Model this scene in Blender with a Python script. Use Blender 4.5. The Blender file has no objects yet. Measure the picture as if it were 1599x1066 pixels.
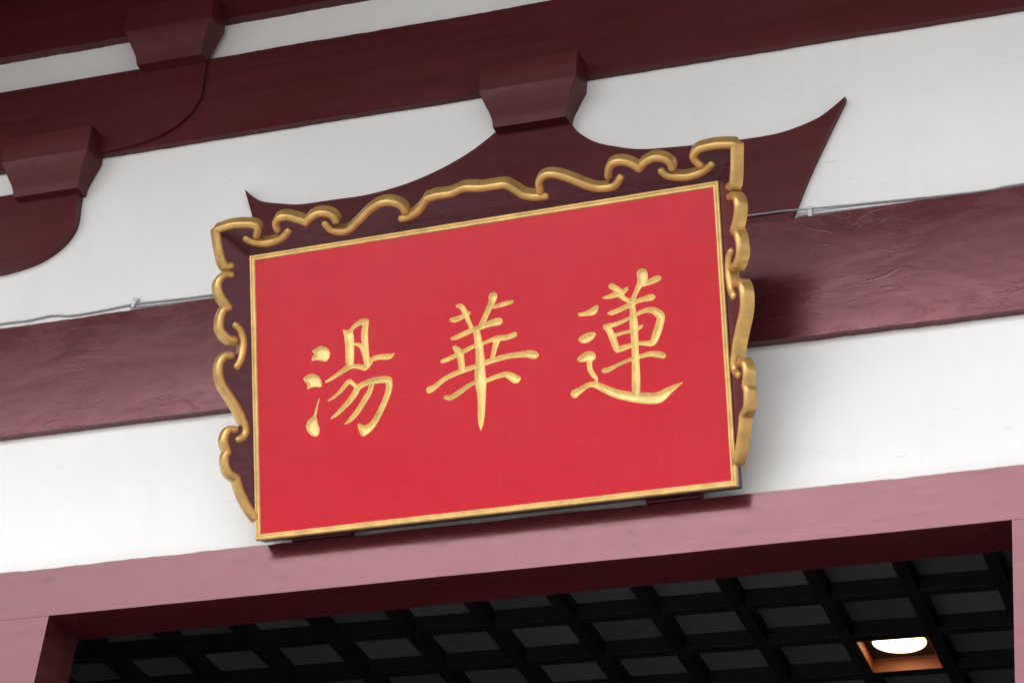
import bpy, bmesh, math, random
import numpy as np
from mathutils import Vector, Matrix, noise

random.seed(7)
S = bpy.context.scene
COL = S.collection

# ---------------------------------------------------------------- camera
cam_data = bpy.data.cameras.new("camera")
cam_data.lens = 97.49
cam_data.sensor_width = 36.0
cam_data.clip_start = 0.1
cam_data.clip_end = 2000.0
cam = bpy.data.objects.new("camera", cam_data)
COL.objects.link(cam)
right = Vector((0.936263, 0.345671, 0.062643))
up = Vector((0.120169, -0.482692, 0.867507))
fwd = Vector((-0.330109, 0.804686, 0.493466))
m = Matrix((right, up, -fwd)).transposed().to_4x4()
m.translation = Vector((2.638, -6.5, 1.6))
cam.matrix_world = m
S.camera = cam

# ---------------------------------------------------------------- sky, sun, exposure (soft overcast day)
SUN_ELEV, SUN_ROT = math.radians(48), math.radians(200)
world = bpy.data.worlds.new("World")
S.world = world
world.use_nodes = True
wn, wl = world.node_tree.nodes, world.node_tree.links
wn.clear()
w_out = wn.new("ShaderNodeOutputWorld")
w_bg = wn.new("ShaderNodeBackground")
w_sky = wn.new("ShaderNodeTexSky")
w_sky.sky_type = 'NISHITA'
w_sky.sun_disc = False
w_sky.sun_elevation = SUN_ELEV
w_sky.sun_rotation = SUN_ROT
w_sky.air_density = 1.0
w_sky.dust_density = 4.0
w_hsv = wn.new("ShaderNodeHueSaturation")
w_hsv.inputs["Saturation"].default_value = 0.12
w_bg.inputs["Strength"].default_value = 0.15
wl.new(w_sky.outputs[0], w_hsv.inputs["Color"])
wl.new(w_hsv.outputs[0], w_bg.inputs["Color"])
wl.new(w_bg.outputs[0], w_out.inputs["Surface"])

sun_data = bpy.data.lights.new("sun", 'SUN')
sun_data.energy = 1.2
sun_data.angle = math.radians(25)
sun_data.color = (1.0, 0.97, 0.93)
sun = bpy.data.objects.new("sun", sun_data)
COL.objects.link(sun)
sd = Vector((math.sin(SUN_ROT) * math.cos(SUN_ELEV), math.cos(SUN_ROT) * math.cos(SUN_ELEV), math.sin(SUN_ELEV)))
sun.rotation_euler = sd.to_track_quat('Z', 'Y').to_euler()
sun.location = sd * 30

S.view_settings.view_transform = 'Standard'
S.view_settings.look = 'None'
S.view_settings.exposure = 1.27
S.view_settings.gamma = 1.0
S.view_settings.use_curve_mapping = False
S.cycles.max_bounces = 8
S.cycles.diffuse_bounces = 4

# ---------------------------------------------------------------- traced outlines, in metres
# walls: (x, z); top scroll: (along the edge, outward); side scroll: (up the edge, outward);
# characters: (right, up) on the red panel, strokes with a half width
ARML=[(-.961,6.253),(-.929,6.221),(-.893,6.197),(-.825,6.178),(-.758,6.165),(-.649,6.164),(-.542,6.163),(-.436,6.176),(-.353,6.197),(-.272,6.228),(-.201,6.265),(-.151,6.301),(-.116,6.33)]
ARMR=[(.112,6.332),(.124,6.307),(.15,6.272),(.203,6.23),(.265,6.204),(.346,6.18),(.446,6.17),(.545,6.164),(.662,6.16),(.778,6.164),(.874,6.19),(.922,6.218),(.969,6.257),(.966,6.242),(.913,6.123),(.861,5.999),(.821,5.886),(.808,5.86)]
ARMLOW=[(-1.853,6.369),(-1.793,6.369),(-1.557,6.364),(-1.556,6.31),(-1.556,6.213),(-1.593,6.151),(-1.655,6.108),(-1.722,6.087),(-1.801,6.075)]
ARMUP=[(-1.155,6.768),(-1.153,6.684),(-1.159,6.622),(-1.201,6.555),(-1.285,6.503),(-1.398,6.483),(-1.479,6.477)]
CAB1L=[(-1.779,5.89),(-1.686,5.888),(-1.595,5.894),(-1.525,5.884),(-1.412,5.887),(-1.301,5.894),(-1.167,5.89),(-1.023,5.888)]
CAB2L=[(-1.312,5.885),(-1.166,5.88),(-1.023,5.88)]
CAB1R=[(.666,5.889),(.818,5.889),(.865,5.892),(.987,5.89),(1.117,5.884),(1.245,5.878),(1.354,5.875),(1.426,5.878),(1.478,5.88)]
CAB2R=[(.808,5.877),(.865,5.878),(.987,5.876),(1.116,5.872),(1.245,5.869),(1.353,5.868),(1.477,5.869)]
CLIP=[(.865,5.885),(-1.302,5.897)]
TOP_LINKS=[
[(-.0673,.107),(-.0192,.1109),(.0245,.1063),(.0487,.0989),(.0541,.0856),(.0425,.0646)],
[(.0084,.0594),(.0266,.0451),(.0579,.0352),(.0929,.0357),(.1223,.0461),(.1459,.063)],
[(.1138,.0742),(.1166,.0936),(.1333,.1089),(.1585,.1082),(.1879,.0931),(.2078,.0801),(.2078,.0801),(.2294,.0956),(.2542,.1028),(.2784,.0985),(.2942,.0863),(.2977,.0703)],
[(.2643,.0675),(.2716,.0473),(.2881,.0362),(.3148,.0315),(.3413,.0412),(.3709,.0604),(.4071,.0848),(.4403,.1003),(.469,.103),(.494,.0942),(.5087,.0786),(.5116,.0629)],
[(.4952,.043),(.5273,.0471),(.561,.065),(.5894,.0933),(.5894,.0933),(.6214,.0973),(.6644,.0968),(.7007,.1065),(.7007,.1065),(.723,.1055),(.7585,.0983),(.7972,.0981),(.8292,.0953),(.8506,.0763),(.8711,.0546),(.9006,.0435),(.9345,.0411)],
[(.924,.0578),(.9286,.0867),(.9472,.1044),(.9723,.1051),(1.001,.0925),(1.0283,.075),(1.0551,.0554),(1.0824,.0407),(1.1129,.0352),(1.1406,.0391),(1.1626,.0615)],
[(1.1287,.0715),(1.1374,.0929),(1.1522,.1082),(1.1789,.1091),(1.2039,.0958),(1.2204,.0778),(1.2204,.0778),(1.2428,.0945),(1.2714,.1038),(1.2962,.0964),(1.3102,.0822),(1.3138,.0639)],
[(1.2816,.061),(1.2928,.0444),(1.3162,.0343),(1.3463,.0289),(1.3787,.0323),(1.4075,.0437),(1.4259,.0549)],
[(1.3947,.0585),(1.3842,.0749),(1.383,.0916),(1.3999,.107),(1.4247,.1107),(1.4613,.1107),(1.4956,.1089)],
]
TOP_EDGE=[(-.0673,.107),(-.0192,.1109),(.0245,.1063),(.0487,.0989),(.0541,.0856),(.041,.0604),(.0439,.0398),(.0579,.0352),(.0929,.0357),(.1054,.0447),(.1138,.0742),(.1166,.0936),(.1333,.1089),(.1585,.1082),(.1879,.0931),(.2078,.0801),(.2294,.0956),(.2542,.1028),(.2784,.0985),(.2942,.0863),(.2977,.0703),(.2816,.0468),(.2883,.0369),(.3148,.0315),(.3413,.0412),(.3709,.0604),(.4071,.0848),(.4403,.1003),(.469,.103),(.494,.0942),(.5087,.0786),(.5116,.0629),(.5138,.0452),(.5273,.0471),(.561,.065),(.5894,.0933),(.6214,.0973),(.6644,.0968),(.7007,.1065),(.723,.1055),(.7585,.0983),(.7972,.0981),(.8292,.0953),(.8506,.0763),(.8711,.0546),(.9006,.0435),(.9241,.045),(.924,.0578),(.9286,.0867),(.9472,.1044),(.9723,.1051),(1.001,.0925),(1.0283,.075),(1.0551,.0554),(1.0824,.0407),(1.1129,.0352),(1.1258,.051),(1.1287,.0715),(1.1374,.0929),(1.1522,.1082),(1.1789,.1091),(1.2039,.0958),(1.2204,.0778),(1.2428,.0945),(1.2714,.1038),(1.2962,.0964),(1.3102,.0822),(1.3138,.0639),(1.3069,.0412),(1.3162,.0343),(1.3463,.0289),(1.3787,.0323),(1.3912,.0591),(1.3842,.0749),(1.383,.0916),(1.3999,.107),(1.4247,.1107),(1.4613,.1107),(1.4956,.1089)]
SIDE_LINKS=[
[(.9168,.1003),(.8841,.0983),(.8524,.0934),(.8201,.0855),(.8055,.0747),(.8085,.0608)],
[(.7805,.0613),(.7792,.0782),(.7642,.095),(.7422,.101),(.7156,.0932),(.6923,.0769),(.6823,.0688),(.6823,.0688),(.6735,.0841),(.6479,.0945),(.6137,.0951),(.5899,.0739),(.5854,.0543)],
[(.6298,.0505),(.6136,.0348),(.5796,.0269),(.5359,.0329),(.5055,.0485)],
[(.5388,.0651),(.5324,.0878),(.5023,.1015),(.4553,.0942),(.414,.0676),(.3729,.0429),(.3311,.0261),(.3056,.0286),(.2896,.0485)],
[(.3211,.0585),(.3163,.0792),(.2856,.0907),(.2523,.0805),(.2523,.0805),(.2351,.0886),(.197,.0815),(.1773,.0547),(.1773,.0547),(.1361,.0429),(.0946,.0213),(.066,.0005)],
]
SIDE_EDGE=[(.9168,.1003),(.8841,.0983),(.8524,.0934),(.8201,.0855),(.8055,.0747),(.79,.074),(.7792,.0782),(.7642,.095),(.7422,.101),(.7156,.0932),(.6923,.0769),(.6823,.0688),(.6735,.0841),(.6479,.0945),(.6137,.0951),(.5899,.0739),(.5854,.0543),(.5771,.0348),(.5503,.0354),(.5388,.0651),(.5324,.0878),(.5023,.1015),(.4553,.0942),(.414,.0676),(.3729,.0429),(.3413,.0318),(.3211,.0585),(.3163,.0792),(.2856,.0907),(.2523,.0805),(.2351,.0886),(.197,.0815),(.1773,.0547),(.1361,.0429),(.0946,.0213),(.066,.0005)]
CHAR_TANG = dict(poly=[
   [(.1893,.533),(.2084,.5424),(.223,.5434),(.2394,.5347),(.2466,.5221),(.2436,.5068),(.2321,.4972),(.2135,.5026),(.199,.5051),(.1877,.5038),(.1931,.5188),(.1966,.5235)],
   [(.16,.4562),(.1749,.4642),(.1916,.4661),(.208,.4564),(.2171,.4397),(.2154,.4243),(.1989,.4262),(.1822,.4251),(.1737,.4214),(.1721,.4372),(.1639,.446)],
   [(.1924,.3434),(.1733,.3319),(.1659,.3173),(.1683,.3015),(.1804,.2866),(.1927,.2814),(.2031,.2841),(.2077,.299),(.2021,.3209),(.1976,.3389)],
   [(.2875,.5855),(.3032,.5808),(.3165,.5819),(.3214,.5676),(.3225,.5362),(.3194,.4781),(.3082,.4755),(.2951,.481),(.2948,.5122),(.2933,.5554)],
   [(.3255,.3051),(.3356,.302),(.3457,.297),(.3581,.2995),(.3726,.3055),(.3657,.2813),(.3447,.2656),(.3366,.2692),(.3289,.2835)],
],stroke=[
   [(.2086,.39,.0012),(.2014,.3676,.0025),(.1944,.3431,.0045)],
   [(.3135,.5784,.0057),(.3263,.5905,.0065),(.3452,.5991,.0082),(.3609,.5986,.009)],
   [(.3617,.5985,.009),(.3564,.5632,.0106),(.3572,.5241,.0102),(.3603,.4926,.009),(.3597,.4732,.0082)],
   [(.3205,.5384,.0033),(.3348,.5347,.0053),(.3449,.5256,.0061),(.3504,.5055,.0049),(.3559,.4853,.0057)],
   [(.2325,.4379,.0037),(.2535,.447,.0053),(.2787,.4596,.007),(.3039,.4722,.0082),(.3246,.4716,.0065),(.3409,.4677,.0074),(.3552,.464,.0082),(.368,.4761,.0082),(.3786,.4865,.0074),(.3992,.4898,.0074),(.4238,.488,.0086),(.4353,.4889,.0065),(.4465,.4945,.0016)],
   [(.237,.3809,.002),(.2559,.3904,.0045),(.2771,.4054,.0057),(.2941,.4228,.007),(.3047,.4293,.0074),(.3148,.4223,.0057),(.3247,.4114,.0057)],
   [(.2437,.3278,.0016),(.2627,.3392,.0057),(.2838,.3561,.0074),(.305,.375,.009),(.32,.3926,.0098),(.3308,.4088,.009),(.3475,.4165,.0082),(.3682,.4218,.009),(.3929,.4235,.0098),(.4174,.4218,.0102),(.4274,.4148,.0102)],
   [(.2886,.3081,.0025),(.3075,.3206,.0074),(.3287,.3413,.0082),(.3501,.3698,.0086),(.3652,.3912,.0082),(.3741,.4114,.0074)],
   [(.4263,.418,.0106),(.4267,.3956,.0098),(.4155,.366,.009),(.398,.3334,.009),(.3765,.3012,.0098),(.3575,.2822,.0098),(.3458,.2732,.0074)],
])
CHAR_HUA = dict(poly=[
],stroke=[
   [(.6449,.6091,.0056),(.6562,.6055,.0074),(.6669,.5865,.0084),(.6751,.5635,.007),(.6834,.5428,.0065)],
   [(.6251,.5712,.0065),(.6388,.5703,.0084),(.6596,.5765,.0065),(.6782,.5838,.0056)],
   [(.7528,.6216,.0135),(.7499,.6088,.0102),(.7376,.5863,.0088),(.7253,.5638,.0084),(.7129,.5413,.0084)],
   [(.7469,.5908,.0037),(.7697,.5944,.006),(.7925,.5976,.0065),(.8089,.5999,.0056)],
   [(.6238,.5161,.0042),(.639,.5185,.007),(.6668,.5273,.0074),(.6898,.5341,.0074),(.7174,.5394,.0074),(.7404,.5452,.0093),(.7632,.548,.0112),(.7686,.5482,.0102)],
   [(.6989,.5321,.0093),(.7016,.5099,.0112),(.705,.4833,.0121),(.7069,.4526,.013),(.7058,.4266,.0149),(.7047,.4007,.0167),(.7058,.3745,.0167),(.7068,.3441,.013),(.7053,.3097,.0112),(.7027,.2799,.0102),(.7009,.2585,.0065),(.7003,.2436,.0014)],
   [(.592,.4543,.0056),(.6091,.4579,.0065),(.6369,.4676,.0065),(.6693,.4789,.0065),(.6924,.487,.0056),(.7153,.4907,.0051),(.7383,.4966,.0056),(.7611,.5003,.0084),(.7881,.4991,.0079),(.8132,.5047,.0074)],
   [(.6309,.4893,.0065),(.644,.4733,.0112),(.649,.4509,.0102),(.6511,.4245,.0093)],
   [(.761,.4982,.0102),(.7533,.4773,.0084),(.7454,.4522,.0065),(.7401,.4355,.0056)],
   [(.55,.3764,.0102),(.5649,.3824,.0084),(.5977,.4025,.007),(.6348,.4155,.0074),(.667,.4226,.0074),(.6945,.428,.0065),(.7265,.435,.0079),(.7585,.4411,.0079),(.7947,.4449,.0079),(.8307,.4449,.0084),(.8531,.4434,.0112),(.8686,.4389,.0112),(.8765,.4367,.0056)],
   [(.5988,.3489,.0065),(.6138,.3463,.0074),(.6417,.3595,.0074),(.6695,.3745,.0065),(.6926,.3826,.0056),(.7243,.3832,.006),(.7517,.3899,.007),(.7789,.394,.0079),(.7966,.3854,.0112),(.8105,.376,.0121),(.8196,.3775,.0065)],
])
CHAR_LIAN = dict(poly=[
   [(1.0031,.5426),(1.0218,.5437),(1.0399,.55),(1.058,.5585),(1.0643,.5534),(1.0591,.5368),(1.0454,.5299),(1.0212,.5317),(1.0058,.5328)],
   [(.9992,.4646),(1.0072,.4744),(1.0275,.4826),(1.0452,.4826),(1.0529,.4773),(1.0465,.4652),(1.0283,.4546),(1.0106,.4546)],
   [(.993,.4117),(1.0091,.4247),(1.0271,.4303),(1.0444,.4247),(1.0494,.4112),(1.041,.4016),(1.0234,.4015),(1.0013,.4021)],
],stroke=[
   [(1.0801,.5768,.0028),(1.0987,.5779,.0065),(1.1209,.5819,.0084),(1.1388,.586,.0065),(1.1488,.5929,.0056)],
   [(1.1055,.6064,.0088),(1.1216,.5947,.0084),(1.1386,.5839,.0065)],
   [(1.1294,.5765,.0074),(1.1462,.5622,.0065),(1.1612,.5551,.0074)],
   [(1.196,.6298,.0158),(1.1965,.616,.0149),(1.1877,.5999,.0093),(1.1757,.5799,.007),(1.1659,.5618,.0074)],
   [(1.1987,.5997,.0065),(1.2186,.6044,.0084),(1.2364,.6098,.0093),(1.246,.6111,.0056)],
   [(1.0927,.5304,.0037),(1.105,.5309,.007),(1.1273,.5367,.007),(1.1541,.5462,.007),(1.1764,.554,.0065),(1.1985,.5576,.0074),(1.2182,.5594,.0093),(1.2257,.5597,.0056)],
   [(1.161,.5517,.0093),(1.1639,.5256,.0093),(1.1642,.4912,.0121),(1.1643,.4527,.0111),(1.1646,.4185,.0102),(1.1636,.3846,.0111),(1.1628,.3464,.0121),(1.1607,.3085,.0121),(1.1594,.2854,.0102)],
   [(1.0833,.4946,.0065),(1.1076,.4962,.0065),(1.1342,.5027,.0056),(1.1611,.5131,.0046),(1.1789,.5194,.006),(1.201,.5251,.007),(1.2226,.5215,.0093),(1.2393,.5087,.0121),(1.244,.5004,.0111)],
   [(1.244,.5004,.0111),(1.2375,.4777,.0121),(1.2274,.4534,.0121),(1.2153,.4315,.0093),(1.1915,.4323,.0065),(1.1742,.4344,.0056),(1.1522,.4307,.0065),(1.1301,.427,.0084),(1.1124,.4241,.0084)],
   [(1.0819,.493,.0079),(1.0934,.4787,.0093),(1.103,.4518,.0102),(1.1105,.4282,.0093)],
   [(1.1081,.4661,.0056),(1.128,.4692,.0046),(1.15,.4716,.0046),(1.1721,.4753,.0056),(1.1864,.4816,.0046)],
   [(1.071,.3702,.007),(1.0833,.3708,.007),(1.1101,.3804,.0051),(1.1456,.391,.0051),(1.1808,.3974,.006),(1.2071,.4006,.0074),(1.2328,.3953,.0093),(1.2433,.391,.0084)],
   [(1.0302,.405,.0084),(1.0302,.3793,.0074),(1.0389,.3612,.0074),(1.0479,.3482,.0046),(1.0419,.3352,.0056)],
   [(.9828,.3145,.0121),(.9995,.3232,.0093),(1.0243,.3343,.0074),(1.0418,.3331,.0084),(1.0632,.3221,.0102),(1.0972,.3032,.0121),(1.1314,.2907,.013),(1.1657,.2825,.0149),(1.2,.2764,.0158),(1.226,.2764,.0158),(1.2482,.2877,.0121),(1.2748,.3014,.006),(1.2946,.3096,.0014)],
])

# ---------------------------------------------------------------- helpers
def obj(name, verts, faces, mat=None, parent=None, smooth=False):
    me = bpy.data.meshes.new(name)
    me.from_pydata([tuple(v) for v in verts], [], faces)
    me.update()
    bm = bmesh.new(); bm.from_mesh(me)
    bmesh.ops.recalc_face_normals(bm, faces=bm.faces)
    bm.to_mesh(me); bm.free()
    return link(name, me, mat, parent, smooth)

def link(name, me, mat=None, parent=None, smooth=False):
    if mat and not me.materials:
        me.materials.append(mat)
    if smooth:
        for p in me.polygons: p.use_smooth = True
    o = bpy.data.objects.new(name, me)
    COL.objects.link(o)
    o.parent = parent
    return o

def tag(o, label, cat, group=None):
    o["label"] = label; o["category"] = cat
    if group: o["group"] = group
    return o

def empty(name, loc, label, cat, group=None, rot=(0, 0, 0)):
    o = bpy.data.objects.new(name, None)
    o.location = loc; o.rotation_euler = rot; o.empty_display_size = .1
    COL.objects.link(o)
    return tag(o, label, cat, group)

def boxes(name, bl, mat, parent=None, bevel=0.0):
    v, f = [], []
    for (x0, x1, y0, y1, z0, z1) in bl:
        b = len(v)
        v += [(x, y, z) for x in (x0, x1) for y in (y0, y1) for z in (z0, z1)]
        f += [tuple(b + i for i in q) for q in ((0,1,3,2),(4,6,7,5),(0,4,5,1),(2,3,7,6),(0,2,6,4),(1,5,7,3))]
    o = obj(name, v, f, mat, parent)
    if bevel:
        md = o.modifiers.new("bevel", 'BEVEL'); md.width = bevel; md.segments = 2
    return o

def prism(name, outline, y0, y1, mat, parent=None):
    """outline in (x, z), from depth y0 (front) to y1 (back)"""
    n = len(outline)
    v = [(x, y0, z) for x, z in outline] + [(x, y1, z) for x, z in outline]
    f = [tuple(range(n)), tuple(range(2 * n - 1, n - 1, -1))]
    f += [(i, (i + 1) % n, n + (i + 1) % n, n + i) for i in range(n)]
    return obj(name, v, f, mat, parent)

def rough_line(p, q, amp, step=.018, seed=0.0):
    """hand-painted edge: small irregular steps off a straight line"""
    p, q = Vector(p), Vector(q)
    d = q - p; L = d.length; nrm = Vector((-d.y, d.x)) / L
    n = max(1, int(L / step)); out = []
    for i in range(n):
        t = i / n
        s = t * L
        a = noise.noise((s * 3.1, seed, 0)) * .9 + noise.noise((s * 14, seed + 5, 0)) * .45 + noise.noise((s * 45, seed + 9, 0)) * .35
        k = amp * a * (0 if i == 0 else 1)
        out.append(tuple(p + d * t + nrm * k))
    return out

def rough_poly(pts, amp, step=.018, seed=0.0):
    out = []
    for i in range(len(pts)):
        out += rough_line(pts[i], pts[(i + 1) % len(pts)], amp, step, seed + 3.7 * i)
    return out

def spline(pts, n=6):
    """Catmull-Rom through points of any dimension"""
    P = [np.array(p, float) for p in pts]
    if len(P) < 3:
        return [P[0] + (P[1] - P[0]) * t for t in np.linspace(0, 1, n + 1)]
    P = [2 * P[0] - P[1]] + P + [2 * P[-1] - P[-2]]
    out = []
    for i in range(1, len(P) - 2):
        a, b, c, d = P[i - 1:i + 3]
        for k in range(n):
            t = k / n
            out.append(.5 * (2 * b + (c - a) * t + (2 * a - 5 * b + 4 * c - d) * t * t + (3 * b - a - 3 * c + d) * t ** 3))
    out.append(P[-2])
    return out

# ---------------------------------------------------------------- materials
def new_mat(name, color, rough=.5, spec=.5, metal=0.0):
    mt = bpy.data.materials.new(name); mt.use_nodes = True
    b = mt.node_tree.nodes["Principled BSDF"]
    b.inputs["Base Color"].default_value = (*color, 1)
    b.inputs["Roughness"].default_value = rough
    b.inputs["Specular IOR Level"].default_value = spec
    b.inputs["Metallic"].default_value = metal
    return mt, mt.node_tree.nodes, mt.node_tree.links, b

def noise_node(nt, lk, scale, detail=4, rough=.55, stretch=(1, 1, 1), dist=0.0, coord=None):
    tc = nt.new("ShaderNodeTexCoord"); mp = nt.new("ShaderNodeMapping")
    mp.inputs["Scale"].default_value = stretch
    lk.new(tc.outputs["Object"], mp.inputs["Vector"])
    n = nt.new("ShaderNodeTexNoise")
    n.inputs["Scale"].default_value = scale; n.inputs["Detail"].default_value = detail
    n.inputs["Roughness"].default_value = rough; n.inputs["Distortion"].default_value = dist
    lk.new(mp.outputs[0], n.inputs["Vector"])
    return n

def ramp(nt, lk, src, stops):
    r = nt.new("ShaderNodeValToRGB")
    while len(r.color_ramp.elements) < len(stops): r.color_ramp.elements.new(.5)
    for e, (p, c) in zip(r.color_ramp.elements, stops):
        e.position = p; e.color = (*c, 1) if len(c) == 3 else c
    lk.new(src, r.inputs[0])
    return r

def mix(nt, lk, fac, a, b, mode='MIX'):
    x = nt.new("ShaderNodeMix"); x.data_type = 'RGBA'; x.blend_type = mode
    for i, s in ((0, fac), (6, a), (7, b)):
        if hasattr(s, "links"): lk.new(s, x.inputs[i])
        elif isinstance(s, (int, float)): x.inputs[i].default_value = s
        else: x.inputs[i].default_value = (*s, 1)
    return x.outputs[2]

def bump(nt, lk, bsdf, layers):
    prev = None
    for src, st, dist in layers:
        b = nt.new("ShaderNodeBump"); b.inputs["Strength"].default_value = st; b.inputs["Distance"].default_value = dist
        lk.new(src, b.inputs["Height"])
        if prev: lk.new(prev, b.inputs["Normal"])
        prev = b.outputs[0]
    lk.new(prev, bsdf.inputs["Normal"])

def lacquer(name, base, rough, lump, grain, spec=.9, tint=(1, 1, 1), cracks=0.0):
    mt, nt, lk, b = new_mat(name, base, rough, spec)
    b.inputs['Specular Tint'].default_value = (*tint, 1)
    big = noise_node(nt, lk, 2.2, 3, .5, (1, 1, 2.2), .4)
    streak = noise_node(nt, lk, 5, 4, .55, (.16, 1, 6), .15)
    fine = noise_node(nt, lk, 70, 4, .6, (.06, 1, 2.2))
    lo = tuple(c * .88 for c in base); hi = tuple(min(1, c * 1.12 + .002) for c in base)
    c1 = ramp(nt, lk, streak.outputs[0], [(.3, lo), (.7, hi)])
    spots = noise_node(nt, lk, 38, 2, .5)
    sp = ramp(nt, lk, spots.outputs[0], [(.735, (0, 0, 0)), (.76, (1, 1, 1))])
    col = mix(nt, lk, sp.outputs[0], c1.outputs[0], tuple(c * .45 for c in base))
    scf = noise_node(nt, lk, 13, 5, .7, (.6, 1, 1.6), 1.2)
    col = mix(nt, lk, ramp(nt, lk, scf.outputs[0], [(.60, (0, 0, 0)), (.72, (.5, .5, .5))]).outputs[0], col, tuple(c * .6 for c in base))
    lk.new(col, b.inputs["Base Color"])
    rr = nt.new("ShaderNodeMapRange")
    rr.inputs[1].default_value = .3; rr.inputs[2].default_value = .7
    rr.inputs[3].default_value = rough * .8; rr.inputs[4].default_value = rough * 1.3
    lk.new(big.outputs[0], rr.inputs[0])
    sr2 = nt.new('ShaderNodeMapRange'); sr2.inputs[1].default_value = .48; sr2.inputs[2].default_value = .75; sr2.inputs[3].default_value = 0; sr2.inputs[4].default_value = .16
    ad = nt.new('ShaderNodeMath'); lk.new(scf.outputs[0], sr2.inputs[0]); lk.new(rr.outputs[0], ad.inputs[0]); lk.new(sr2.outputs[0], ad.inputs[1])
    lk.new(ad.outputs[0], b.inputs["Roughness"])
    extra = []
    if cracks:
        rn = noise_node(nt, lk, 4.5, 3, .6, (.8, 1, 2.4), .9)
        rl = ramp(nt, lk, rn.outputs[0], [(.482, (0, 0, 0)), (.5, (1, 1, 1)), (.510, (0, 0, 0))])
        msk = ramp(nt, lk, noise_node(nt, lk, 3.3, 2, .5).outputs[0], [(.5, (0, 0, 0)), (.62, (1, 1, 1))])
        extra = [(mix(nt, lk, 1.0, rl.outputs[0], msk.outputs[0], 'MULTIPLY'), cracks, .0025)]
    bump(nt, lk, b, extra + [(big.outputs[0], lump, .05), (streak.outputs[0], grain, .004), (fine.outputs[0], min(1, grain * 4), .0006)])
    return mt

MAROON = (.066, .0115, .0135)
M_beam = lacquer("maroon_beam_paint", MAROON, .21, .045, .03, spec=.8, tint=(1, .5, .56), cracks=.11)
M_frame = lacquer("maroon_door_frame_paint", (.08, .012, .016), .15, .03, .03, spec=.8, tint=(1, .6, .66))
M_arm = lacquer("maroon_bracket_paint", (.076, .0115, .014), .36, .05, .08, spec=.3, tint=(1, .7, .72))
M_flange = lacquer("dark_maroon_flange_paint", (.062, .009, .014), .27, .06, .6, spec=.8, tint=(1, .66, .76), cracks=.3)

def make_plaster():
    mt, nt, lk, b = new_mat("white_plaster", (.8, .8, .79), .85, .25)
    big = noise_node(nt, lk, 1.3, 4, .55, (1, 1, 1.6))
    drip = noise_node(nt, lk, 6, 4, .6, (1.6, 1, .35))
    fine = noise_node(nt, lk, 120, 4, .65)
    c1 = ramp(nt, lk, big.outputs[0], [(.3, (.775, .775, .77)), (.65, (.83, .83, .825))])
    dr = ramp(nt, lk, drip.outputs[0], [(.56, (0, 0, 0)), (.8, (.5, .5, .5))])
    c2 = mix(nt, lk, dr.outputs[0], c1.outputs[0], (.74, .735, .72))
    sc = noise_node(nt, lk, 24, 2, .5, (.5, 1, 3))
    sr = ramp(nt, lk, sc.outputs[0], [(.72, (0, 0, 0)), (.76, (.55, .55, .55))])
    c3 = mix(nt, lk, sr.outputs[0], c2, (.66, .65, .62))
    lk.new(c3, b.inputs["Base Color"])
    bump(nt, lk, b, [(big.outputs[0], .2, .04), (drip.outputs[0], .2, .006), (fine.outputs[0], .4, .0012)])
    return mt
M_plaster = make_plaster()

def make_red():
    mt, nt, lk, b = new_mat("red_panel_paint", (.5, .005, .018), .33, .34)
    brush = noise_node(nt, lk, 5, 6, .62, (1.0, 1, 14))
    cloud = noise_node(nt, lk, 2.6, 4, .55)
    scr = noise_node(nt, lk, 130, 3, .5, (.6, 1, 1.4))
    c1 = ramp(nt, lk, brush.outputs[0], [(.3, (.48, .0040, .015)), (.7, (.56, .0060, .022))])
    c2 = mix(nt, lk, ramp(nt, lk, cloud.outputs[0], [(.4, (0, 0, 0)), (.75, (.35, .35, .35))]).outputs[0], c1.outputs[0], (.51, .009, .025))
    c3 = mix(nt, lk, ramp(nt, lk, scr.outputs[0], [(.735, (0, 0, 0)), (.77, (.45, .45, .45))]).outputs[0], c2, (.64, .12, .13))
    run = noise_node(nt, lk, 30, 3, .6, (1.5, 1, .09))
    c3 = mix(nt, lk, ramp(nt, lk, run.outputs[0], [(.62, (0, 0, 0)), (.74, (.4, .4, .4))]).outputs[0], c3, (.53, .02, .035))
    lk.new(c3, b.inputs["Base Color"])
    rr = nt.new("ShaderNodeMapRange"); rr.inputs[1].default_value = .3; rr.inputs[2].default_value = .7
    rr.inputs[3].default_value = .2; rr.inputs[4].default_value = .3
    lk.new(cloud.outputs[0], rr.inputs[0]); lk.new(rr.outputs[0], b.inputs["Roughness"])
    bump(nt, lk, b, [(brush.outputs[0], .2, .0012)])
    return mt
M_red = make_red()

def make_gold(name, base, rough, metal, wear=.5):
    mt, nt, lk, b = new_mat(name, base, rough, .5, metal)
    n = noise_node(nt, lk, 22, 4, .6)
    ch = noise_node(nt, lk, 60, 3, .6)
    lo = tuple(c * .78 for c in base); hi = tuple(min(1, c * 1.12) for c in base)
    c1 = ramp(nt, lk, n.outputs[0], [(.32, lo), (.66, hi)])
    c2 = mix(nt, lk, ramp(nt, lk, ch.outputs[0], [(.66, (0, 0, 0)), (.74, (wear,) * 3)]).outputs[0], c1.outputs[0], (.16, .075, .03))
    lk.new(c2, b.inputs["Base Color"])
    bump(nt, lk, b, [(n.outputs[0], .25, .004), (ch.outputs[0], .2, .001)])
    return mt
M_gold = make_gold("gold_moulding_paint", (.62, .385, .13), .33, .55, .8)
M_goldbright = make_gold("gold_border_paint", (.76, .51, .20), .36, .4, .5)
M_goldletter = make_gold("gold_leaf_in_letters", (.89, .64, .26), .38, .28, .5)

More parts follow.
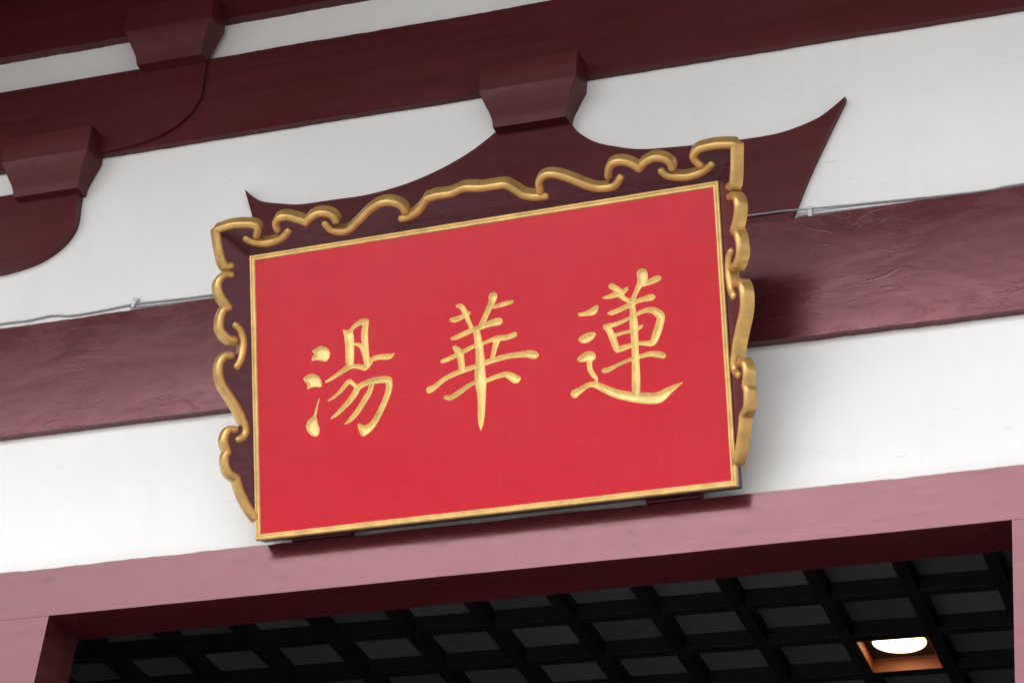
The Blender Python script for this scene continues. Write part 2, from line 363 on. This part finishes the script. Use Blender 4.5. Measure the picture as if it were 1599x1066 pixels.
M_black, *_ = new_mat("black_ceiling_timber", (.022, .022, .026), .5, .3)
M_panel, nt_, lk_, b_ = new_mat("dark_grey_ceiling_panel", (.09, .09, .095), .6, .3)
_n = noise_node(nt_, lk_, 5, 4)
_oi = nt_.new('ShaderNodeObjectInfo'); _mr = nt_.new('ShaderNodeMapRange'); _mr.inputs[3].default_value = .8; _mr.inputs[4].default_value = 1.2
lk_.new(_oi.outputs['Random'], _mr.inputs[0])
_rp = ramp(nt_, lk_, _n.outputs[0], [(.3, (.13, .13, .14)), (.7, (.17, .17, .182))])
_hs = nt_.new('ShaderNodeHueSaturation'); lk_.new(_rp.outputs[0], _hs.inputs['Color']); lk_.new(_mr.outputs[0], _hs.inputs['Value'])
lk_.new(_hs.outputs[0], b_.inputs["Base Color"])
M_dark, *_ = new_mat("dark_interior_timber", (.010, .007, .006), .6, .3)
M_cable, *_ = new_mat("grey_cable_sheath", (.3, .3, .32), .45, .5)
M_clip, *_ = new_mat("white_plastic_clip", (.6, .6, .6), .5, .5)
M_can, *_ = new_mat("orange_brown_lamp_housing", (.5, .16, .07), .5, .4)
M_plate, *_ = new_mat("brown_lamp_plate", (.05, .03, .028), .5, .4)
M_screw, *_ = new_mat("steel_screw", (.6, .55, .5), .3, .5, 1.0)
M_lamp = bpy.data.materials.new("lit_lamp_lens"); M_lamp.use_nodes = True
_b = M_lamp.node_tree.nodes["Principled BSDF"]
_b.inputs["Emission Color"].default_value = (1.0, .84, .58, 1); _b.inputs["Emission Strength"].default_value = 2.2
_b.inputs["Base Color"].default_value = (.9, .85, .75, 1)
_nt, _lk = M_lamp.node_tree.nodes, M_lamp.node_tree.links
_tc = _nt.new("ShaderNodeTexCoord"); _vl = _nt.new("ShaderNodeVectorMath"); _vl.operation = 'LENGTH'
_lk.new(_tc.outputs["Object"], _vl.inputs[0])
_sc = _nt.new("ShaderNodeMath"); _sc.operation = 'MULTIPLY'; _sc.inputs[1].default_value = 1 / .12
_lk.new(_vl.outputs["Value"], _sc.inputs[0])
_lk.new(ramp(_nt, _lk, _sc.outputs[0], [(.5, (1.0, .88, .66)), (.80, (1.0, .80, .46)), (.92, (.30, .22, .10))]).outputs[0], _b.inputs["Emission Color"])

def make_ground():
    mt, nt, lk, b = new_mat("pale_paving", (.2, .2, .19), .8, .3)
    n = noise_node(nt, lk, .8, 5)
    lk.new(ramp(nt, lk, n.outputs[0], [(.3, (.21, .208, .20)), (.7, (.28, .276, .27))]).outputs[0], b.inputs["Base Color"])
    return mt
M_ground = make_ground()

# ---------------------------------------------------------------- setting: ground, wall, roof
g = obj("ground", [(-400, -400, 0), (400, -400, 0), (400, 400, 0), (-400, 400, 0)], [(0, 1, 2, 3)], M_ground)
g["kind"] = "structure"

DOOR_X, Z_LB, Z_LT = 1.42, 4.835, 4.992           # door opening half width, lintel underside and top
Z_TB, Z_TT = 5.464, 5.857                          # tie beam
Z_UB, Z_UT = 6.474, 6.786                          # upper beam
Z_TOP, ROOF_Z, EAVE_Y = 6.931, 7.6, -3.05

wall = empty("plaster_wall", (0, .1, 0), "white plastered temple wall around the doorway, behind the dark red beams", "wall")
def wpart(name, bl, mat): return boxes(name, [(a, b, c - .1, d - .1, e, f) for a, b, c, d, e, f in bl], mat, wall)
wpart("plaster_face", [(-6, -DOOR_X - .38, 0, .2, 0, ROOF_Z), (DOOR_X + .38, 6, 0, .2, 0, ROOF_Z),
                       (-DOOR_X - .38, DOOR_X + .38, 0, .2, Z_LB + .05, ROOF_Z)], M_plaster)

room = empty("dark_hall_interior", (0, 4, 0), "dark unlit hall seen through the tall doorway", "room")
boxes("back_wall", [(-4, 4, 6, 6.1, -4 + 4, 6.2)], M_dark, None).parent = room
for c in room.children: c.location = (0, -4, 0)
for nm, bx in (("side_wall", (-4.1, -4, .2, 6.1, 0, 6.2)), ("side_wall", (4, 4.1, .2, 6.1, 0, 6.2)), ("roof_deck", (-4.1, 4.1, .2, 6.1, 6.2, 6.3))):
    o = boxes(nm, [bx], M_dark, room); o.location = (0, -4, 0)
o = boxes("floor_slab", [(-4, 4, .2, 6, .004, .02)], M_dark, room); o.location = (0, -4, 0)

eave = empty("roof_eave", (0, 0, ROOF_Z), "deep dark red timber eave sheltering the temple wall", "eave")
def epart(name, bl, mat):
    o = boxes(name, bl, mat, eave); o.location = (0, 0, -ROOF_Z); return o
epart("soffit", [(-9, 9, EAVE_Y, 6.5, ROOF_Z, ROOF_Z + .12)], M_arm)
epart("fascia", [(-9, 9, EAVE_Y - .06, EAVE_Y - .002, ROOF_Z - .14, ROOF_Z + .3)], M_arm)
raf = boxes("rafter", [(-.06, .06, EAVE_Y + .02, -.02, -.13, -.002)], M_arm, eave); raf.location = (-8.8, 0, 0)
for i in range(1, 37):
    r = raf.copy(); r.location.x = -8.8 + i * .48; COL.objects.link(r)

# ---------------------------------------------------------------- beams on the wall
def beam(name, x0, x1, z0, z1, front, mat, label, seed, amp=.004):
    out = rough_poly([(x0, z0), (x1, z0), (x1, z1), (x0, z1)], amp, .016, seed)
    cz = (z0 + z1) / 2
    o = prism(name, [(x, z - cz) for x, z in out], front, 0, mat); o.location = (0, 0, cz)
    return tag(o, label, "beam")

beam("tie_beam", -6, 6, Z_TB, Z_TT, -.03, M_beam, "wide glossy dark red beam running behind the red signboard", 1.0)
beam("upper_beam", -6, 6, Z_UB, Z_UT, -.025, M_arm, "dark red beam carried on the bracket block above the signboard", 20.0)
beam("eave_beam", -6, 6, Z_TOP, ROOF_Z - .2, -.036, M_arm, "topmost dark red beam, next below the eave", 40.0)

# ---------------------------------------------------------------- door frame
frame = empty("door_frame", (0, 0, 0), "glossy dark red door frame of lintel and posts below the signboard", "door frame")
lint = rough_poly([(-1.95, Z_LB), (1.95, Z_LB), (1.95, Z_LT), (-1.95, Z_LT)], .0001, .5, 60.0)
lint = [(-1.95, Z_LB)] + rough_line((-1.9499, Z_LB), (1.95, Z_LB), .0012, .03, 61) + [(1.95, Z_LB)] + rough_line((1.95, Z_LT), (-1.95, Z_LT), .0045, .012, 62)
prism("lintel", lint, -.03, .15, M_frame, frame)
for sgn in (-1, 1):
    x0, x1 = sgn * DOOR_X, sgn * (DOOR_X + .36)
    flare = .030 if sgn < 0 else -.004
    po = [(x0, Z_LB - .0004), (x0 + sgn * flare, 4.40), (x0 + sgn * flare, 0), (x1, 0), (x1, Z_LB - .0004)]
    prism("post", po, -.0296, .15, M_frame, frame)

# ---------------------------------------------------------------- bracket arms and bearing blocks
arm_mid = (ARML[:-1] and [tuple(p) for p in spline(ARML, 5)]) + [tuple(p) for p in spline(ARMR[:13], 5)] + [tuple(p) for p in spline(ARMR[13:], 3)]
arm_mid += [(-x, z) for x, z in reversed(ARMR[14:])]
def arm(name, outline, front, label, cz, cx=0.0):
    o = prism(name, [(x - cx, z - cz) for x, z in outline], front, 0, M_arm)
    o.location = (cx, 0, cz)
    return o

def dou_mesh(mat):
    """bearing block: square upper part, concave flare, narrow foot (x half width, front, z)"""
    prof = [(.108, .050, .014), (.1175, .058, .015), (.1185, .0605, .025), (.1195, .063, .034), (.1215, .066, .044), (.1245, .070, .054), (.129, .075, .065), (.136, .081, .079), (.1585, .1, .128), (.1585, .1, .226)]
    v, f = [], []
    for hw, d, z in prof:
        v += [(-hw, 0, z), (-hw, -d, z), (hw, -d, z), (hw, 0, z)]
    for i in range(len(prof) - 1):
        a = i * 4; b = a + 4
        for k in range(4):
            f.append((a + k, a + (k + 1) % 4, b + (k + 1) % 4, b + k))
    f += [(3, 2, 1, 0), tuple(range(len(v) - 4, len(v)))]
    me = bpy.data.meshes.new("bearing_block"); me.from_pydata(v, [], f); me.update()
    bm = bmesh.new(); bm.from_mesh(me); bmesh.ops.recalc_face_normals(bm, faces=bm.faces)
    es = [e for e in bm.edges if abs(e.verts[0].co.z - e.verts[1].co.z) > .02 or (e.verts[0].co.z > .1)]
    bmesh.ops.bevel(bm, geom=es, offset=.0025, segments=1, affect='EDGES')
    bm.to_mesh(me); bm.free(); me.materials.append(mat)
    for p in me.polygons: p.use_smooth = True
    return me
DOU = dou_mesh(M_arm)
def dou(x, z, dy, parent):
    o = bpy.data.objects.new("bearing_block", DOU); COL.objects.link(o); o.parent = parent
    o.location = Vector((x, -dy, z)) - parent.location
    md = o.modifiers.new('edges', 'EDGE_SPLIT'); md.split_angle = math.radians(32)
    return o

e = empty("bracket_set", (0, 0, 5.86), "dark red cloud-shaped bracket with upturned pointed tips, behind the signboard", "bracket")
o = arm("bracket_arm", arm_mid, -.021, None, 5.86); o.location = (0, 0, 0); o.parent = e
dou(0, 6.298, 0, e)

qlow = [tuple(p) for p in spline([(-1.556, 6.31), (-1.557, 6.213), (-1.593, 6.151), (-1.655, 6.108), (-1.722, 6.087), (-1.80, 6.075)], 5)]
qup = [tuple(p) for p in spline(ARMUP[1:], 5)]
for sgn, lab in ((-1, "dark red stepped bracket with rounded arm ends, its lower arm ending over bare white wall"),):
    e = empty("bracket_set", (sgn * 1.9, 0, 6.07), lab, "bracket")
    lo = [(-1.556, 6.366)] + qlow + [(-2.6, 6.07), (-2.6, 6.366)]
    up_ = [(-1.155, Z_UT - .002)] + qup + [(-2.6, Z_UB + .002), (-2.6, Z_UT - .002)]
    for nm, ol, fr in (("lower_arm", lo, -.031), ("upper_arm", up_, -.037)):
        o = prism(nm, [(-sgn * x - e.location.x, z - 6.07) for x, z in ol], fr, 0, M_arm, e)
    for xo, z0, z1, yo in ((2.45, 6.80, 7.06, -1.15), (2.45, 7.25, 7.45, -1.9)):  # arms out of view, added overhead to darken the top-left corner
        o = boxes('unseen_projecting_arm', [(sgn * xo - .13 - e.location.x, sgn * xo + .13 - e.location.x, yo, -.04, z0 - 6.07, z1 - 6.07)], M_arm, e, .01)
    boxes('unseen_shade_board', [(-1.6, .72, -2.1, -.045, 7.18 - 6.07, 7.24 - 6.07)], M_arm, e, .006)  # added board above the view, shades the top-left wall strip
    boxes('unseen_shade_beam', [(-2.6, .75, -1.5, -1.28, 6.96 - 6.07, 7.176 - 6.07)], M_arm, e, .01)  # added beam out of view, cuts light on the top-left beams
    dou(sgn * 1.662, 6.316, .003, e)
    dou(sgn * 1.268, 6.752, .022, e)
# ---------------------------------------------------------------- coffered ceiling of the hall
ZC, PX, PY, OX, OY = 5.644, .3095, .337, .263, .288
CX0, CY0, ROT = .652, 2.11, math.radians(1.4)
ceil = empty("coffered_ceiling", (CX0, CY0, ZC), "dark coffered ceiling of grey panels between black beams inside the doorway", "ceiling", rot=(0, 0, ROT))
I0, I1, J0, J1 = -12, 4, -5, 5
xa, xb = (I0 - 1) * PX + .02, I1 * PX + .02
ya, yb = J0 * PY, (J1 + 1) * PY
bxm = boxes("ceiling_beam", [(0, PX - OX, ya - .05, yb, 0, .10)], M_black, ceil, .002)
bxm.location = (I0 * PX - PX, 0, 0)
for i in range(I0, I1 + 1):
    o = bxm.copy(); o.location = (i * PX, 0, 0); COL.objects.link(o)
bym = boxes("cross_beam", [(xa - .01, xb, -(PY - OY), 0, .003, .10)], M_black, ceil, .002)
bym.location = (0, J0 * PY, 0)
for j in range(J0 + 1, J1 + 2):
    o = bym.copy(); o.location = (0, j * PY, 0); COL.objects.link(o)
pan = None
for i in range(I0, I1 + 1):
    for j in range(J0, J1 + 1):
        if (i, j) == (0, 1): continue
        if pan is None:
            pan = boxes("ceiling_panel", [(-OX - .01, .01, -.01, OY + .01, .062, .075)], M_panel, ceil); o = pan
        else:
            o = pan.copy(); COL.objects.link(o)
        o.location = (i * PX, j * PY, 0)
boxes("light_block_slab", [(-5, 4, -1.9, 4, .104, .14)], M_black, ceil)  # hidden slab added above the panels to block light

def disc(name, r, z, mat, parent, n=40, h=.004, r0=0.0):
    v, f = [], []
    for k in range(n):
        a = 2 * math.pi * k / n
        v += [(r * math.cos(a), r * math.sin(a), z), (r * math.cos(a), r * math.sin(a), z + h)]
        if r0: v += [(r0 * math.cos(a), r0 * math.sin(a), z), (r0 * math.cos(a), r0 * math.sin(a), z + h)]
    s = 4 if r0 else 2
    for k in range(n):
        a, b = k * s, ((k + 1) % n) * s
        f.append((a, b, b + 1, a + 1))
        if r0: f += [(a, a + 2, b + 2, b), (a + 2, a + 3, b + 3, b + 2)]
    if not r0: f += [tuple(range(0, 2 * n, 2)), tuple(range(1, 2 * n, 2))]
    return obj(name, v, f, mat, parent)

lampP = Matrix.Rotation(ROT, 3, 'Z') @ Vector((-OX / 2, PY + OY / 2, 0)) + Vector((CX0, CY0, ZC))
dl = empty("downlight", lampP, "lit round downlight glowing in a square orange recess of the dark ceiling", "ceiling light", rot=(0, 0, ROT))
hx, hy = OX / 2 - .001, OY / 2 - .001
boxes("housing", [(-hx, -hx + .004, -hy, hy, .004, .06), (hx - .004, hx, -hy, hy, .004, .06),
                  (-hx + .004, hx - .004, -hy, -hy + .004, .004, .06), (-hx + .004, hx - .004, hy - .004, hy, .004, .06)], M_can, dl)
boxes("mounting_plate", [(-hx + .004, hx - .004, -hy + .004, hy - .004, .058, .0605)], M_plate, dl)
ln = disc("lamp_lens", .098, .048, M_lamp, dl, h=.006)
disc("trim_ring", .104, .050, M_plate, dl, h=.0075, r0=.099)
sc_ = disc("screw", .0025, .055, M_screw, dl, n=10, h=.003); sc_.location = (.112, .03, 0)
for nm in ("lamp_lens", "trim_ring"):
    for c in dl.children:
        if c.name.startswith(nm): c.location = (.0, -.012, 0)

# ---------------------------------------------------------------- signboard
W, H, TILT, AL = 1.431, .842, math.radians(17.18), math.radians(46.0)
H_R, B_R = .864, .008                               # the hand-made board is a little taller at its far end
sign = empty("signboard", (-.737 + W / 2, -.09, 4.979), "red signboard with three gold carved characters and a gold scrolled frame", "sign", rot=(TILT, 0, 0))
def L3(u, v, h): return (u - W / 2, -h, v)
def hu(u): return H + (H_R - H) * u / W
def bu(u): return B_R * u / W
def warp(u, v): return bu(u) + (hu(u) - bu(u)) * v / H
QC = .103; _c = QC * math.cos(AL)
TOP_EDGE[0] = TOP_LINKS[0][0] = (-_c, QC); TOP_EDGE[-1] = TOP_LINKS[-1][-1] = (W + _c, QC)
SIDE_EDGE[0] = SIDE_LINKS[0][0] = (H + _c, QC)

def char_sdf(ch, P):
    best = np.full(len(P), 9.0)
    for st in ch["stroke"]:
        sp = np.array(spline(st, 4)); sp[:, 2] = np.maximum(sp[:, 2], .0004)
        for a, b in zip(sp[:-1], sp[1:]):
            d = b[:2] - a[:2]; l2 = max(d @ d, 1e-12)
            t = np.clip(((P - a[:2]) @ d) / l2, 0, 1)
            dist = np.hypot(P[:, 0] - a[0] - t * d[0], P[:, 1] - a[1] - t * d[1]) - (a[2] + (b[2] - a[2]) * t)
            best = np.minimum(best, dist)
    for pl in ch["poly"]:
        q = np.array(spline(pl + [pl[0]], 3))[:-1]
        dmin = np.full(len(P), 9.0); inside = np.zeros(len(P), bool)
        for i in range(len(q)):
            a, b = q[i], q[(i + 1) % len(q)]
            d = b - a; l2 = max(d @ d, 1e-12)
            t = np.clip(((P - a) @ d) / l2, 0, 1)
            dmin = np.minimum(dmin, np.hypot(P[:, 0] - a[0] - t * d[0], P[:, 1] - a[1] - t * d[1]))
            cr = ((a[1] > P[:, 1]) != (b[1] > P[:, 1]))
            if a[1] != b[1]:
                inside ^= cr & (P[:, 0] < (b[0] - a[0]) * (P[:, 1] - a[1]) / (b[1] - a[1]) + a[0])
        best = np.minimum(best, np.where(inside, -dmin, dmin))
    return best

CELL, LIP, CUT, CUTR = .0021, .0007, .0100, .0085
fv, ff = [], []                                     # red face: flat, with the letters cut out
rects = []
def cut_char(ch, name):
    pts = [p[:2] for s in ch["stroke"] for p in s] + [p for s in ch["poly"] for p in s]
    x0 = min(p[0] for p in pts) - .02; x1 = max(p[0] for p in pts) + .02
    y0 = min(p[1] for p in pts) - .02; y1 = max(p[1] for p in pts) + .02
    nx, ny = int((x1 - x0) / CELL), int((y1 - y0) / CELL)
    xs, ys = np.linspace(x0, x1, nx + 1), np.linspace(y0, y1, ny + 1)
    gx, gy = np.meshgrid(xs, ys)
    P = np.stack([gx.ravel(), gy.ravel()], 1)
    phi = char_sdf(ch, P)
    phi += np.array([noise.noise((p[0] * 160, p[1] * 160, 3)) for p in P]) * .00035
    phi[np.abs(phi) < 1e-6] = 1e-6
    rects.append((x0, x1, y0, y1))
    cv, cf, cmap, fmap = [], [], {}, {}
    def depth(ph):
        t = min(max((-ph - LIP) / CUTR, 0), 1)
        return -CUT * (1 - (1 - t) ** 1.7)
    def cvert(key, x, y, ph):
        if key not in cmap: cmap[key] = len(cv); cv.append(L3(x, y, depth(ph) + .0002))
        return cmap[key]
    def fvert(key, x, y):
        if key not in fmap: fmap[key] = len(fv); fv.append(L3(x, y, 0))
        return fmap[key]
    W1 = nx + 1
    for j in range(ny):
        for i in range(nx):
            q = (j * W1 + i, j * W1 + i + 1, (j + 1) * W1 + i + 1, (j + 1) * W1 + i)
            ph = [phi[k] for k in q]
            if min(ph) > 0:
                ff.append(tuple(fvert(k, *P[k]) for k in q)); continue
            if max(ph) < 0:
                cf.append(tuple(cvert(k, P[k][0], P[k][1], phi[k]) for k in q)); continue
            inn, out = [], []
            for a in range(4):
                k, l = q[a], q[(a + 1) % 4]
                if phi[k] < 0: inn.append(cvert(k, P[k][0], P[k][1], phi[k]))
                else: out.append(fvert(k, *P[k]))
                if (phi[k] < 0) != (phi[l] < 0):
                    t = phi[k] / (phi[k] - phi[l]); c = P[k] + (P[l] - P[k]) * t
                    key = (min(k, l), max(k, l))
                    inn.append(cvert(key, c[0], c[1], 0)); out.append(fvert(key, c[0], c[1]))
            if len(inn) > 2: cf.append(tuple(inn))
            if len(out) > 2: ff.append(tuple(out))
    o = obj("carved_character", cv, cf, M_goldletter, sign, True)
    o["label"] = name
    return o
cut_char(CHAR_TANG, "gold carved character with three dots at its side")
cut_char(CHAR_HUA, "gold carved character with one long central downstroke")
cut_char(CHAR_LIAN, "gold carved character with a sweeping foot stroke")
# flat red around the three cut-out rectangles
def frect(x0, x1, y0, y1):
    ya0, ya1 = (bu(x0) + BW - .004, bu(x1) + BW - .004) if y0 is None else (y0, y0)
    yb0, yb1 = (hu(x0) - BW + .004, hu(x1) - BW + .004) if y1 is None else (y1, y1)
    b = len(fv); fv.extend([L3(x0, ya0, 0), L3(x1, ya1, 0), L3(x1, yb1, 0), L3(x0, yb0, 0)]); ff.append((b, b + 1, b + 2, b + 3))
BW = .0170
xc = BW - .004
for (x0, x1, y0, y1) in rects:
    frect(xc, x0, None, None)
    frect(x0, x1, None, y0); frect(x0, x1, y1, None)
    xc = x1
frect(xc, W - BW + .004, None, None)
me = bpy.data.meshes.new("red_panel"); me.from_pydata(fv, [], ff); me.update()
link("red_panel", me, M_red, sign)

bv = [L3(u, warp(u, v), h) for u in (0, W) for h in (-.0135, -.055) for v in (0, H)]
bk = obj("backing_board", bv, [(0,1,3,2),(4,6,7,5),(0,4,5,1),(2,3,7,6),(0,2,6,4),(1,5,7,3)], M_flange, sign)
md = bk.modifiers.new("bevel", 'BEVEL'); md.width = .004; md.segments = 2

# gold border: four mitred strips
prof = [(-.001, -.014), (-.001, .004), (.0015, .0062), (.005, .0062), (.0068, .0033), (.0085, .0025), (.010, .0045), (.0138, .0045), (.0160, .001), (.0165, -.003)]
def strip(side):
    v, f = [], []
    n = 60 if side in "tb" else 36
    Ls = W if side in "tb" else H
    for i in range(n + 1):
        for a, h in prof:
            t = a + (Ls - 2 * a) * i / n
            wob = .0007 * noise.noise((t * 9, a * 40, ord(side))) + .0004 * noise.noise((t * 40, a * 40, ord(side)))
            aa = a + (wob if a > 0 else 0)
            u, w_ = {"b": (t, aa), "t": (t, H - aa), "l": (aa, t), "r": (W - aa, t)}[side]
            v.append(L3(u, warp(u, w_), h + wob * .6))
    m_ = len(prof)
    for i in range(n):
        for k in range(m_ - 1):
            f.append((i * m_ + k, i * m_ + k + 1, (i + 1) * m_ + k + 1, (i + 1) * m_ + k))
    return obj("gold_border", v, f, M_goldbright, sign)
for sd_ in "tblr": strip(sd_)

# splayed scroll-edged flanges
ca, sa = math.cos(AL), math.sin(AL)
def top_pt(a, q, h):                               # h along the flange's inner face normal
    return L3(a, hu(a) + q * ca - h * sa, q * sa + h * ca)
def left_pt(a, q, h):
    return L3(-q * ca + h * sa, a, q * sa + h * ca)
def right_pt(a, q, h):
    return L3(W + q * ca - h * sa, B_R + (H_R - B_R) * a / H, q * sa + h * ca)

def flange(name, edge, base, fn):
    ol = [tuple(p) for p in edge] + base
    n = len(ol)
    v = [fn(a, q, 0) for a, q in ol] + [fn(a, q, -.020) for a, q in ol]
    f = [tuple(range(n)), tuple(range(2 * n - 1, n - 1, -1))] + [(i, (i + 1) % n, n + (i + 1) % n, n + i) for i in range(n)]
    return obj(name, v, f, M_flange, sign)
flange("top_flange", [(TOP_EDGE[0][0] - .003, QC)] + TOP_EDGE[1:-1] + [(TOP_EDGE[-1][0] + .003, QC)], [(W + .003, .0005), (-.003, .0005)], top_pt)
flange("side_flange", SIDE_EDGE, [(.068, .0004), (H - .0005, .0005)], left_pt)
flange("side_flange", SIDE_EDGE, [(.068, .0004), (H - .0005, .0005)], right_pt)

RW = .0119
def rope(pts, fn, seed):
    """rounded gold bead along a scroll line; a doubled point is a sharp cusp"""
    runs, cur = [], [pts[0]]
    for p in pts[1:]:
        if p == cur[-1]:
            runs.append(cur); cur = [p]
        else: cur.append(p)
    runs.append(cur)
    v, f = [], []
    for ri, run in enumerate(runs):
        sp = [np.array(p[:2]) for p in spline(run, 6)]
        first, last = ri == 0, ri == len(runs) - 1
        # rounded ends
        t0 = sp[0] - sp[1]; t0 /= np.linalg.norm(t0); t1 = sp[-1] - sp[-2]; t1 /= np.linalg.norm(t1)
        sc = [1.0] * len(sp)
        pre = [(sp[0] + t0 * RW * d, s) for d, s in ((.85, .35), (.7, .66), (.4, .9))]
        post = [(sp[-1] + t1 * RW * d, s) for d, s in ((.4, .9), (.7, .66), (.85, .35))]
        sp = [p for p, _ in pre] + sp + [p for p, _ in post]
        sc = [s for _, s in pre] + sc + [s for _, s in post]
        back = -.022 - .0012 * (seed % 5) - .0005 * ri
        pr = [(math.cos(x), math.sin(x)) for x in np.linspace(0, math.pi, 11)]
        base = len(v); npf = len(pr) + 2
        for i, (p, s) in enumerate(zip(sp, sc)):
            a = sp[max(i - 1, 0)]; b = sp[min(i + 1, len(sp) - 1)]
            t = b - a; t = t / np.linalg.norm(t); nn = np.array([-t[1], t[0]])
            r = RW * s * (1 + .06 * noise.noise((p[0] * 25, p[1] * 25, seed)))
            ring = [(nn * r, back)] + [(nn * r * c_, s_ * r * 1.05 - .001) for c_, s_ in pr] + [(-nn * r, back)]
            for off, h in ring: v.append(fn(p[0] + off[0], p[1] + off[1], h))
        for i in range(len(sp) - 1):
            for k in range(npf):
                k2 = (k + 1) % npf
                f.append((base + i * npf + k, base + i * npf + k2, base + (i + 1) * npf + k2, base + (i + 1) * npf + k))
        f += [tuple(range(base, base + npf)), tuple(range(len(v) - npf, len(v)))]
    o = obj("scroll_moulding", v, f, M_gold, sign, True)
    md = o.modifiers.new("ws", 'EDGE_SPLIT'); md.split_angle = math.radians(50)
    return o
for i, ln_ in enumerate(TOP_LINKS): rope(ln_, top_pt, i)
for i, ln_ in enumerate(SIDE_LINKS):
    rope(ln_, left_pt, 11 + i); rope(ln_, right_pt, 31 + i)

# small timber rests between the lintel and the board
for x0, x1, lab in ((-.655, -.47, "short dark red rest under the signboard's edge below the three-dot character"),
                    (.415, .572, "short dark red rest under the signboard's edge below the sweeping-foot character")):
    cx = (x0 + x1) / 2
    o = boxes("sign_rest", [(x0 - cx, x1 - cx, -.034, -.0005, 0, .05)], M_flange, None, .003); o.location = (cx, 0, Z_LT + .004)
    tag(o, lab, "sign support")

# ---------------------------------------------------------------- cables clipped along the beam
def tube(name, pts, r, mat):
    sp = [np.array(p) for p in spline(pts, 5)]
    v, f, n = [], [], 8
    c0 = sp[len(sp) // 2]
    for i, p in enumerate(sp):
        t = sp[min(i + 1, len(sp) - 1)] - sp[max(i - 1, 0)]; t /= np.linalg.norm(t)
        a = np.cross(t, (0, 0, 1.0)); a /= np.linalg.norm(a); b = np.cross(a, t)
        for k in range(n):
            an = 2 * math.pi * k / n
            v.append(p + r * (math.cos(an) * a + math.sin(an) * b) - c0)
    for i in range(len(sp) - 1):
        for k in range(n):
            f.append((i * n + k, i * n + (k + 1) % n, (i + 1) * n + (k + 1) % n, (i + 1) * n + k))
    f += [tuple(range(n)), tuple(range(len(v) - n, len(v)))]
    o = obj(name, v, f, mat, None, True); o.location = c0
    return o
yw, ya_ = -.0056, -.0270
c1 = [(-3, yw, 5.89), (-2.2, yw, 5.888)] + [(x, yw, z) for x, z in CAB1L] + [(-.93, -.012, 5.888), (-.86, ya_, 5.887), (-.4, ya_, 5.886), (0, ya_, 5.887), (.5, ya_, 5.888), (.72, ya_, 5.888), (.80, ya_ + .003, 5.889), (.865, -.012, 5.892)] + [(x, yw, z) for x, z in CAB1R[3:]] + [(2.2, yw, 5.885), (3, yw, 5.885)]
tag(tube("wall_cable", c1, .0028, M_cable), "thin grey cable running the length of the wide beam and behind the signboard", "cable")
c2 = [(.826, yw, 5.8755)] + [(x, yw, z - .0015) for x, z in CAB2R[1:]] + [(2.2, yw, 5.870), (3, yw, 5.870)]
tag(tube("wall_cable", c2, .0025, M_cable), "thinner lower grey cable ending at the upturned bracket's slanted edge", "cable")
c3 = [(-1.318, yw, 5.8835), (-1.2, yw, 5.878), (-1.02, yw, 5.876), (-.95, yw, 5.876), (-.86, yw, 5.877)]
tag(tube("wall_cable", c3, .0024, M_cable), "short lower grey cable between the small white clip and the signboard", "cable")
for (x, z), lab, tw in zip(CLIP, ("small white cable clip near the slanted edge of the bracket", "small crooked white cable clip on bare wall below the rounded bracket arm"), (0, .3)):
    o = boxes("cable_clip", [(-.006, .006, -.0135, -.0002, -.019, .016), (-.009, .009, -.004, -.0001, -.022, .020), (-.009, .010, -.016, -.0125, .006, .013)], M_clip, None, .0008)
    o.location = (x, 0, z); o.rotation_euler = (0, tw, 0)
    tag(o, lab, "cable clip")
